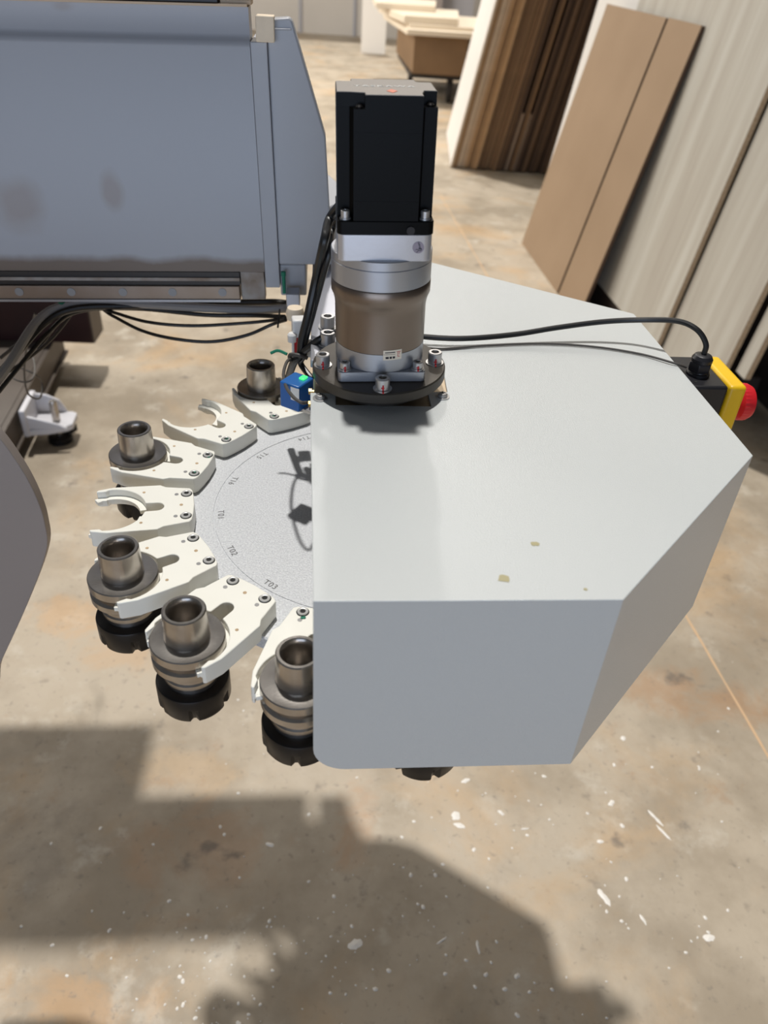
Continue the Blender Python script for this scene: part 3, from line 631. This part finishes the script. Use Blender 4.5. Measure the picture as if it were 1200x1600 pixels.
br = [(-0.1052, 0.142), (-0.1052, 0.4010), (-0.1010, 0.4060), (-0.0810, 0.4075), (-0.0775, 0.4050), (-0.0440, 0.2920), (-0.0400, 0.20), (-0.0330, 0.142)]
MB = Matrix(((1, 0, 0, 0), (0, 0, 1, 0), (0, 1, 0, 0), (0, 0, 0, 1)))
obj('end_bracket', prism(br, YF + 0.002, YF + 0.025, MB), M['beam'], gb, bevel=0.004, seg=3)
obj('bracket_shadow_box', prism([(-0.1052, YF + 0.026), (-0.0450, YF + 0.026), (0.0, YF + 0.095), (-0.030, YF + 0.160), (-0.045, YF + 0.215), (-0.1052, YF + 0.215)], 0.142, 0.205), M['beam'], gb, bevel=0.002)  # hidden body, its plan shaped to slope the beam's shadow on the floor
obj('bracket_lip', box((-0.1010, YF - 0.001, 0.3960), (-0.0790, YF + 0.004, 0.3980)), M['beam'], gb, bevel=0.0008)
obj('bracket_foot', box((-0.1052, YF + 0.006, 0.100), (-0.0720, YF + 0.12, 0.141)), M['beam'], gb, bevel=0.002)
obj('rail_groove', box((-2.2, YF - 0.001, 0.1165), (-0.156, YF + 0.019, 0.1330)), M['belt'], gb, smooth=False)
obj('rail_ridge', box((-2.2, YF - 0.0035, 0.1225), (-0.156, YF - 0.001, 0.1265)), M['rusty'], gb, smooth=False)
obj('rail', box((-2.2, YF - 0.004, 0.0985), (-0.1570, YF + 0.03, 0.1160)), M['rail'], gb, bevel=0.001)
obj('rail_lower_edge', box((-2.2, YF - 0.0055, 0.0955), (-0.1570, YF + 0.03, 0.0985)), M['anod'], gb, smooth=False)
obj('stained_end_block', box((-0.1555, YF + 0.002, 0.0960), (-0.1250, YF + 0.0195, 0.1330)), M['rusty'], gb, bevel=0.001)
for u in (-0.500, -0.432, -0.368, -0.304, -0.242, -0.179):
    o = obj('bolt_plug', lathe([(0, 0), (0.0052, 0), (0.0052, 0.0006), (0, 0.0006)], 20, Matrix.Rotation(math.pi / 2, 4, 'X')), M['rubbergrey'], gb); o.location = (u, YF - 0.0041, 0.1080)
obj('green_post', lathe([(0, 0), (0.0022, 0), (0.0022, 0.022), (0.0030, 0.0225), (0.0030, 0.028), (0, 0.028)], 12, Matrix.Translation((-0.1000, YF - 0.006, 0.108))), M['greenpaint'], gb)
obj('steel_block', box((-0.0970, YF - 0.028, 0.0980), (-0.0800, YF - 0.004, 0.1150)), M['alu'], gb, bevel=0.001)
obj('unseen_shadow_box', box((-1.3, YF + 0.216, 0.125), (-0.470, YF + 0.40, 0.325)), M['beam'], gb, bevel=0.003)  # unseen box added and sized for the shadow it casts at floor left
# things on the beam
tag(obj('pale_block', box((-0.0100, -0.010, -0.012), (0.0095, 0.012, 0.012)), M['foam'], bevel=0.001), 'pale rough wood block wedged at the beam top corner', 'block')
pbk = bpy.data.objects['pale_block']; pbk.location = uw(-0.1165, YF + 0.001, 0.3945); pbk.rotation_euler = (0, 0, TH)
bm = box((-2.2, YF + 0.017, 0.4165), (-0.155, YF + 0.044, 0.4600)); add_box(bm, (-2.2, YF + 0.012, 0.4600), (-0.118, YF + 0.060, 0.5400))  # upper box is out of view, raised to lengthen the beam's shadow
bel = tag(obj('bellows_and_shadow_box', bm, M['belt'], bevel=0.002), 'dark brown way cover along the beam top, its unseen upper part added to cast shadow', 'way cover'); bel.rotation_euler = (0, BT, TH)
e2 = tag(obj('tan_end_stop', box((-0.1540, YF + 0.018, 0.4165), (-0.1210, YF + 0.044, 0.4215)), M['tan'], bevel=0.001), 'small tan stop plate at the right end of the beam top', 'stop plate'); e2.rotation_euler = (0, BT, TH)

# ------------------------------------------------------------------ cables under the beam
GR = 'cables slung under the beam'
cable('beam_cable', [unp(-40, 640, -0.05), unp(10, 575, 0.0), unp(60, 500, 0.035), unp(110, 476, 0.047), unp(200, 474, 0.050), unp(300, 480, 0.050), unp(400, 484, 0.052), unp(450, 482, 0.060), unp(462, 484, 0.075)], 0.0060, M['rubbergrey'], 'thickest grey hose curving up to the beam underside', group=GR)
cable('beam_cable', [unp(-40, 625, -0.05), unp(20, 560, 0.0), unp(70, 505, 0.03), unp(120, 482, 0.045), unp(220, 478, 0.047), unp(330, 474, 0.050), unp(420, 472, 0.055), unp(448, 474, 0.062)], 0.0046, M['rubber'], 'thick black cable hugging the beam underside', group=GR)
cable('beam_cable', [unp(-40, 660, -0.06), unp(20, 585, -0.01), unp(75, 520, 0.02), unp(120, 487, 0.035), unp(210, 482, 0.042), unp(320, 492, 0.042), unp(400, 493, 0.048), unp(445, 495, 0.058)], 0.0030, M['rubber'], 'black cable sagging just below the grey hose', group=GR)
cable('beam_cable', [unp(60, 545, -0.02), unp(95, 500, 0.02), unp(130, 478, 0.036), unp(170, 486, 0.040), unp(230, 503, 0.038), unp(300, 509, 0.036), unp(380, 505, 0.040), unp(430, 500, 0.050), unp(447, 497, 0.060)], 0.0023, M['rubber'], 'thin black cable in the shallower loop below the beam', group=GR)
cable('beam_cable', [unp(30, 575, -0.03), unp(85, 510, 0.01), unp(140, 476, 0.034), unp(175, 493, 0.036), unp(220, 516, 0.030), unp(270, 529, 0.026), unp(330, 534, 0.024), unp(385, 524, 0.032), unp(425, 507, 0.046), unp(447, 500, 0.058)], 0.0023, M['rubber'], 'thin black cable in the deepest loop below the beam', group=GR)
cable('beam_cable', [unp(-20, 600, -0.04), unp(30, 570, -0.02), unp(75, 535, 0.0), unp(105, 500, 0.02), unp(118, 478, 0.034)], 0.0022, M['dirty'], 'grey cable fanning down left of the maroon box', group=GR)
cable('beam_cable', [unp(0, 560, -0.04), unp(35, 530, -0.02), unp(60, 500, 0.0), unp(90, 478, 0.024)], 0.0026, M['dirty'], 'grey cable nearest the left side under the rail', group=GR)
tag(obj('curled_wire', tube([unp(40, 545, -0.20), unp(52, 560, -0.2), unp(54, 585, -0.2), unp(42, 597, -0.2), unp(20, 590, -0.2), unp(8, 570, -0.2)], 0.0016, 8), M['dirty']), 'brown wire curled in a small loop by the base', 'wire')
tag(obj('curled_wire', tube([unp(55, 490, -0.02), unp(44, 530, -0.10), unp(38, 580, -0.18), unp(44, 615, -0.24), unp(62, 622, -0.26), unp(66, 600, -0.25), unp(55, 585, -0.22), unp(20, 570, -0.2)], 0.0018, 8), M['dirty']), 'longer brown wire hanging in an open loop by the base', 'wire')
tag(obj('cable_tie', tube([unp(437, 484, 0.064), unp(436, 495, 0.062), unp(434, 512, 0.052)], 0.0012, 6), M['rubber']), 'black cable tie hanging at the cable ends', 'cable tie')
g1 = tag(obj('green_clip', lathe([(0, 0), (0.005, 0), (0.005, 0.008), (0, 0.008)], 12), M['greenpaint'], bevel=0.0006), 'small green clip under the rail among cables', 'clip'); g1.location = unp(98, 480, 0.044)

# ------------------------------------------------------------------ grey hood at the left
hood_pts = [(-0.600, 0.090), (-0.400, 0.088), (-0.384, 0.078), (-0.372, 0.063), (-0.3585, 0.025), (-0.3515, -0.010), (-0.3500, -0.045), (-0.3570, -0.085), (-0.396, -0.167), (-0.448, -0.264), (-0.480, -0.325), (-0.600, -0.33)]
hd = tag(obj('rounded_hood', prism([(p.x, p.y) for p in spline([(a_, b_, 0) for a_, b_ in hood_pts], 6)], 0.0, 0.014, MB), M['hood'], bevel=0.004, seg=3, angle=30), 'dark grey rounded sheet hood bulging in from the left edge', 'hood'); hd.rotation_euler = (0, 0, TH)

# ------------------------------------------------------------------ machine base, left
A = unp(105, 545, -0.93); B = unp(25, 705, -0.93); ba = (B - A).normalized(); bn = Vector((-ba.y, ba.x, 0)) 
if bn.x < 0: bn = -bn
bx = thing('machine_base', 'dirty brown-grey machine base side with a bright lower edge', 'machine base', A, math.atan2(ba.y, ba.x))
LN = (B - A).length
obj('side_plate', box((0.03, -0.02, 0.0), (LN + 0.5, 0.0, 0.10)), M['base'], bx, bevel=0.002) 
obj('lower_edge', box((0.03, 0.0, 0.0), (LN + 0.5, 0.012, 0.012)), M['base'], bx, bevel=0.002)
obj('base_body', box((0.03, -0.62, 0.0), (LN + 0.5, -0.021, 0.10)), M['base'], bx)
for dx in (0.05, LN * 0.5, LN + 0.4):
    obj('support_block', box((dx, -0.50, -0.04), (dx + 0.08, -0.10, 0.0)), M['base'], bx)
# maroon cabinet behind
Q = unp(146, 537, -0.829)
cb = thing('maroon_cabinet', 'dark maroon steel cabinet behind the machine base, under the beam', 'cabinet', Q, R(4))
obj('cabinet_body', box((-1.3, 0.0, 0.0), (0.0, 0.12, 0.30)), M['maroon'], cb, bevel=0.003)
obj('side_panel', box((0.001, 0.004, 0.0), (0.004, 0.13, 0.30)), M['base'], cb)
obj('cabinet_back', box((-1.3, 0.121, 0.0), (0.0, 0.13, 0.30)), M['maroon'], cb)
# levelling foot
Pf = unp(84, 655, -0.890); on = bn * (0.101 - (Pf - A).dot(bn)); Pf = Pf + Vector((on.x, on.y, 0))
ft = thing('levelling_foot', 'white cast levelling foot with upright bolt at the machine base', 'foot', (Pf.x, Pf.y, -0.890), math.atan2(ba.y, ba.x) + math.pi / 2)
# local x points away from the base, y along it
fo = NB()
add_prism(fo, [(-0.075, -0.075), (-0.010, -0.066), (0.045, -0.048), (0.062, -0.030), (0.062, 0.045), (0.045, 0.055), (-0.075, 0.062)], -0.022, 0.0)
add_box(fo, (-0.085, -0.080, -0.022), (-0.066, 0.068, 0.075))
add_prism(fo, [(-0.07, 0.0), (-0.07, 0.050), (-0.030, 0.038), (0.030, 0.018), (0.055, 0.0)], -0.070, -0.060, Matrix(((1, 0, 0, 0), (0, 0, 1, 0), (0, 1, 0, 0), (0, 0, 0, 1))))
add_prism(fo, [(-0.07, 0.0), (-0.07, 0.072), (-0.030, 0.066), (0.010, 0.045), (0.030, 0.0)], 0.048, 0.058, Matrix(((1, 0, 0, 0), (0, 0, 1, 0), (0, 1, 0, 0), (0, 0, 0, 1))))
obj('foot_casting', fo, M['casting'], ft, bevel=0.004, seg=3)
obj('levelling_bolt', lathe([(0, -0.055), (0.0130, -0.055), (0.0130, 0.066), (0.011, 0.072), (0, 0.072)], 20, Matrix.Translation((0.005, -0.005, 0))), M['steel'], ft)
obj('foot_pad', lathe([(0, -0.080), (0.040, -0.080), (0.040, -0.062), (0.030, -0.055), (0, -0.055)], 28, Matrix.Translation((0.005, -0.005, 0))), M['nut'], ft)
obj('lock_nut', lathe([(0, -0.05), (0.022, -0.05), (0.022, -0.024), (0, -0.024)], 6, Matrix.Translation((0.040, 0.01, 0))), M['nut'], ft, smooth=False)

# ------------------------------------------------------------------ leaning boards, right
BP = Vector((0.738, 4.103, FZ)); BE = Vector((0.125768, -0.992060, 0)); BS = Vector((0.992060, 0.125768, 0))
def board(name, e0, e1, h0, h1, s0, tilt, th, face, edge, label, cat, group=None):
    """sheet leaning to +BS; local x along BE, y thickness (away), z up the sheet"""
    up = Vector((0, 0, 1)) * math.cos(R(tilt)) + BS * math.sin(R(tilt)); nn = BS * math.cos(R(tilt)) - Vector((0, 0, 1)) * math.sin(R(tilt))
    o = thing(name, label, cat, group=group)
    mw = Matrix.Identity(4)
    org = BP + BS * s0
    for i in range(3): mw[i][0] = BE[i]; mw[i][1] = nn[i]; mw[i][2] = up[i]; mw[i][3] = org[i]
    o.matrix_world = mw
    obj('board_core', box((e0 + 0.0005, 0.0006, h0 + 0.0005), (e1 - 0.0005, th - 0.0006, h1 - 0.0005)), edge, o, smooth=False)
    obj('board_face', box((e0, 0.0, h0), (e1, 0.0007, h1)), face, o, smooth=False)
    return o
LT = R(11.5)
board('mdf_board', 0.0, 0.812, 0.0, 1.258, 0.0, 11.5, 0.018, M['mdf'], M['mdf_edge'], 'wide brown fibreboard panel leaning in front of the pale laminate boards', 'board', 'brown panels leaning on the laminate boards')
board('mdf_board', 0.826, 1.172, 0.0, 1.260, 0.004, 11.5, 0.018, M['mdf'], M['mdf_edge'], 'narrow brown fibreboard strip leaning right of the wide brown panel', 'board', 'brown panels leaning on the laminate boards')
GL = 'pale grained laminate boards leaning at the right'
board('laminate_board', 0.37, 1.800, 0.14, 2.75, 0.100, 8, 0.022, M['lam'], M['chip'], 'pale grained laminate board directly behind the brown panels', 'board', GL)
board('laminate_board', 1.812, 2.262, 0.14, 2.75, 0.124, 8, 0.022, M['lam'], M['chip'], 'second pale grained laminate board, right of the tan edge line', 'board', GL)
board('laminate_board', 2.285, 2.350, 0.29, 2.75, 0.155, 8, 0.022, M['lam'], M['chip'], 'narrow laminate board set back at the far right edge', 'board', GL)
board('white_board', -0.40, 0.355, 0.0, 2.6, 0.160, 8, 0.018, M['whiteboard'], M['cream'], 'white melamine board behind the brown panels and the sheet stack', 'board')
rk = thing('board_shade_frame', 'dark frame added for the shade under and behind the leaning laminate boards', 'rack')  # dark frame put in place of the shade beneath and behind the boards
mw = Matrix.Identity(4)
for i in range(3): mw[i][0] = BE[i]; mw[i][1] = BS[i]; mw[i][2] = (0, 0, 1)[i]; mw[i][3] = (BP + BS * 0.12)[i]
rk.matrix_world = mw
obj('bearer', box((0.45, 0.02, 0.0), (2.02, 0.36, 0.128)), M['darkwood'], rk)
obj('shade_backing', box((0.45, 0.42, 0.0), (2.22, 0.48, 2.2)), M['darkwood'], rk)

# ------------------------------------------------------------------ sheet stack standing on edge
random.seed(21)
x = 0.356; i = 0
tones = [rgb(176, 152, 124), rgb(120, 92, 64), rgb(196, 176, 150), rgb(150, 120, 86), rgb(96, 74, 54), rgb(166, 132, 94), rgb(84, 64, 48), rgb(138, 118, 98), rgb(70, 52, 38)]
TM = [mat('sheet_edge_tone', tuple(min(1, v * 1.6) for v in t[:3]) + (1,), 0.7, mottle=0.3, mscale=12) for t in tones]
order = [2, 3, 2, 0, 5, 3, 3, 5, 3, 1, 1, 3, 1, 1, 4, 1, 6, 7, 4, 1, 7, 6, 8, 4, 1, 8, 4, 6, 8, 4, 1, 8, 4]
TL = R(10.4)
TONE = ['tan', 'brown', 'light tan', 'mid brown', 'dark brown', 'golden brown', 'darker brown', 'greyish brown', 'darkest brown']
ORD = ['', 'first', 'second', 'third', 'fourth', 'fifth', 'sixth', 'seventh', 'eighth', 'ninth', 'tenth', 'eleventh', 'twelfth', 'thirteenth', 'fourteenth', 'fifteenth', 'sixteenth', 'seventeenth', 'eighteenth', 'nineteenth', 'twentieth'] + ['twenty-' + q for q in ('first', 'second', 'third', 'fourth', 'fifth', 'sixth', 'seventh', 'eighth', 'ninth')] + ['thirtieth', 'thirty-first', 'thirty-second', 'thirty-third', 'thirty-fourth']
while x < 1.2 and i < len(order):
    th = random.choice((0.018, 0.018, 0.025, 0.030)); y0 = 5.9 + random.uniform(0, 0.05) + (0.0 if i else 0.0); ht = 2.44
    if i in (17, 20): ht = 0.42
    pre = 'white-faced sheet at the left end of the upright stack' if i == 0 else '%s sheet standing on edge, %s right of the white-faced sheet in the stack' % (TONE[order[i]], ORD[i])
    r_ = thing('upright_sheet', pre, 'sheet', (x, y0, FZ + 0.010), 0, 'sheets standing in the upright stack')
    r_.rotation_euler = (0, TL, 0)
    obj('sheet_core', box((0.0008, 0.0, 0.0), (th - 0.001, 1.30, ht)), TM[order[i]], r_, smooth=False)
    if i == 0: obj('white_face', box((0, 0.0, 0.0), (0.0008, 1.30, ht)), M['whiteboard'], r_, smooth=False)
    x += th + 0.0022; i += 1
tag(obj('stack_bearer', box((0.40, 5.99, FZ), (1.2, 7.1, FZ + 0.0035)), M['darkwood'], smooth=False), 'thin dark board under the upright sheet stack', 'bearer')

# ------------------------------------------------------------------ far things
o = tag(obj('white_slab', box((-0.185, -0.01, 0), (0.185, 0.01, 1.9)), M['whiteboard'], bevel=0.002), 'tall white slab standing left of the board trolley', 'slab'); o.location = (-0.625, 13.0, FZ)
tr = thing('board_trolley', 'brown trolley box on black wheels under the pale boards', 'trolley', (0, 0, 0))
bm = NB(); add_prism(bm, [(0.0, 8.8), (0.56, 8.8), (0.76, 10.6), (-0.22, 10.6)], FZ + 0.285, FZ + 0.64); obj('load_block', bm, mat('brown_load', rgb(130, 102, 72), 0.7, mottle=0.4, mscale=3), tr, bevel=0.004)
obj('deck', prism([(-0.02, 8.85), (0.58, 8.85), (0.74, 10.6), (-0.2, 10.6)], FZ + 0.24, FZ + 0.2845), M['tyre'], tr)
for wx, wy in ((0.42, 9.0), (-0.02, 9.8), (0.66, 9.9)):
    obj('wheel', lathe([(0.05, -0.03), (0.13, -0.03), (0.14, -0.02), (0.14, 0.02), (0.13, 0.03), (0.05, 0.03)], 28, Matrix.Translation((wx, wy, FZ + 0.14)) @ Matrix.Rotation(math.pi / 2, 4, 'Y')), M['tyre'], tr)
for nm, pts, z0, z1, lab in (('pale_board', [(-0.08, 8.75), (0.62, 8.75), (0.76, 10.5), (-0.40, 10.5)], 0.6405, 0.690, 'widest pale board lying on the trolley load'),
                             ('pale_board', [(-0.06, 8.90), (0.63, 8.92), (0.74, 10.4), (-0.32, 10.4)], 0.6905, 0.725, 'second pale board from the trolley load upward'),
                             ('pale_board', [(-0.12, 8.95), (0.45, 8.95), (0.49, 10.2), (-0.45, 10.2)], 0.7255, 0.795, 'thick cream board near the top of the trolley pile'),
                             ('pale_board', [(-0.45, 9.6), (0.21, 9.6), (0.23, 10.6), (-0.54, 10.6)], 0.7955, 0.855, 'topmost cream board at the back of the trolley pile')):
    tag(obj(nm, prism(pts, FZ + z0, FZ + z1), M['cream'], bevel=0.003), lab, 'board', 'pale boards piled on the trolley')
o = tag(obj('grey_panel', box((-0.25, -0.02, 0), (0.25, 0.02, 1.9)), M['greypanel']), 'blue-grey panel leaning at the back wall behind the trolley', 'panel'); o.location = (0.62, 13.6, FZ)
o = tag(obj('grey_panel', box((-0.10, -0.02, 0), (0.10, 0.02, 1.9)), M['hood']), 'narrow darker grey panel left of the blue-grey panel at the back', 'panel'); o.location = (0.28, 13.4, FZ)
o = thing('open_carton', 'open cream carton standing on the floor near the back wall', 'carton', (0.92, 12.0, FZ))
for lo, hi in (((-0.16, -0.14, 0), (0.16, -0.132, 0.44)), ((-0.16, 0.132, 0), (0.16, 0.14, 0.44)), ((-0.16, -0.131, 0), (-0.152, 0.131, 0.44)), ((0.152, -0.131, 0), (0.16, 0.131, 0.44))): obj('carton_wall', box(lo, hi), M['cream'], o, smooth=False)
obj('carton_base', box((-0.151, -0.131, 0), (0.151, 0.131, 0.3)), M['mdf'], o, smooth=False)
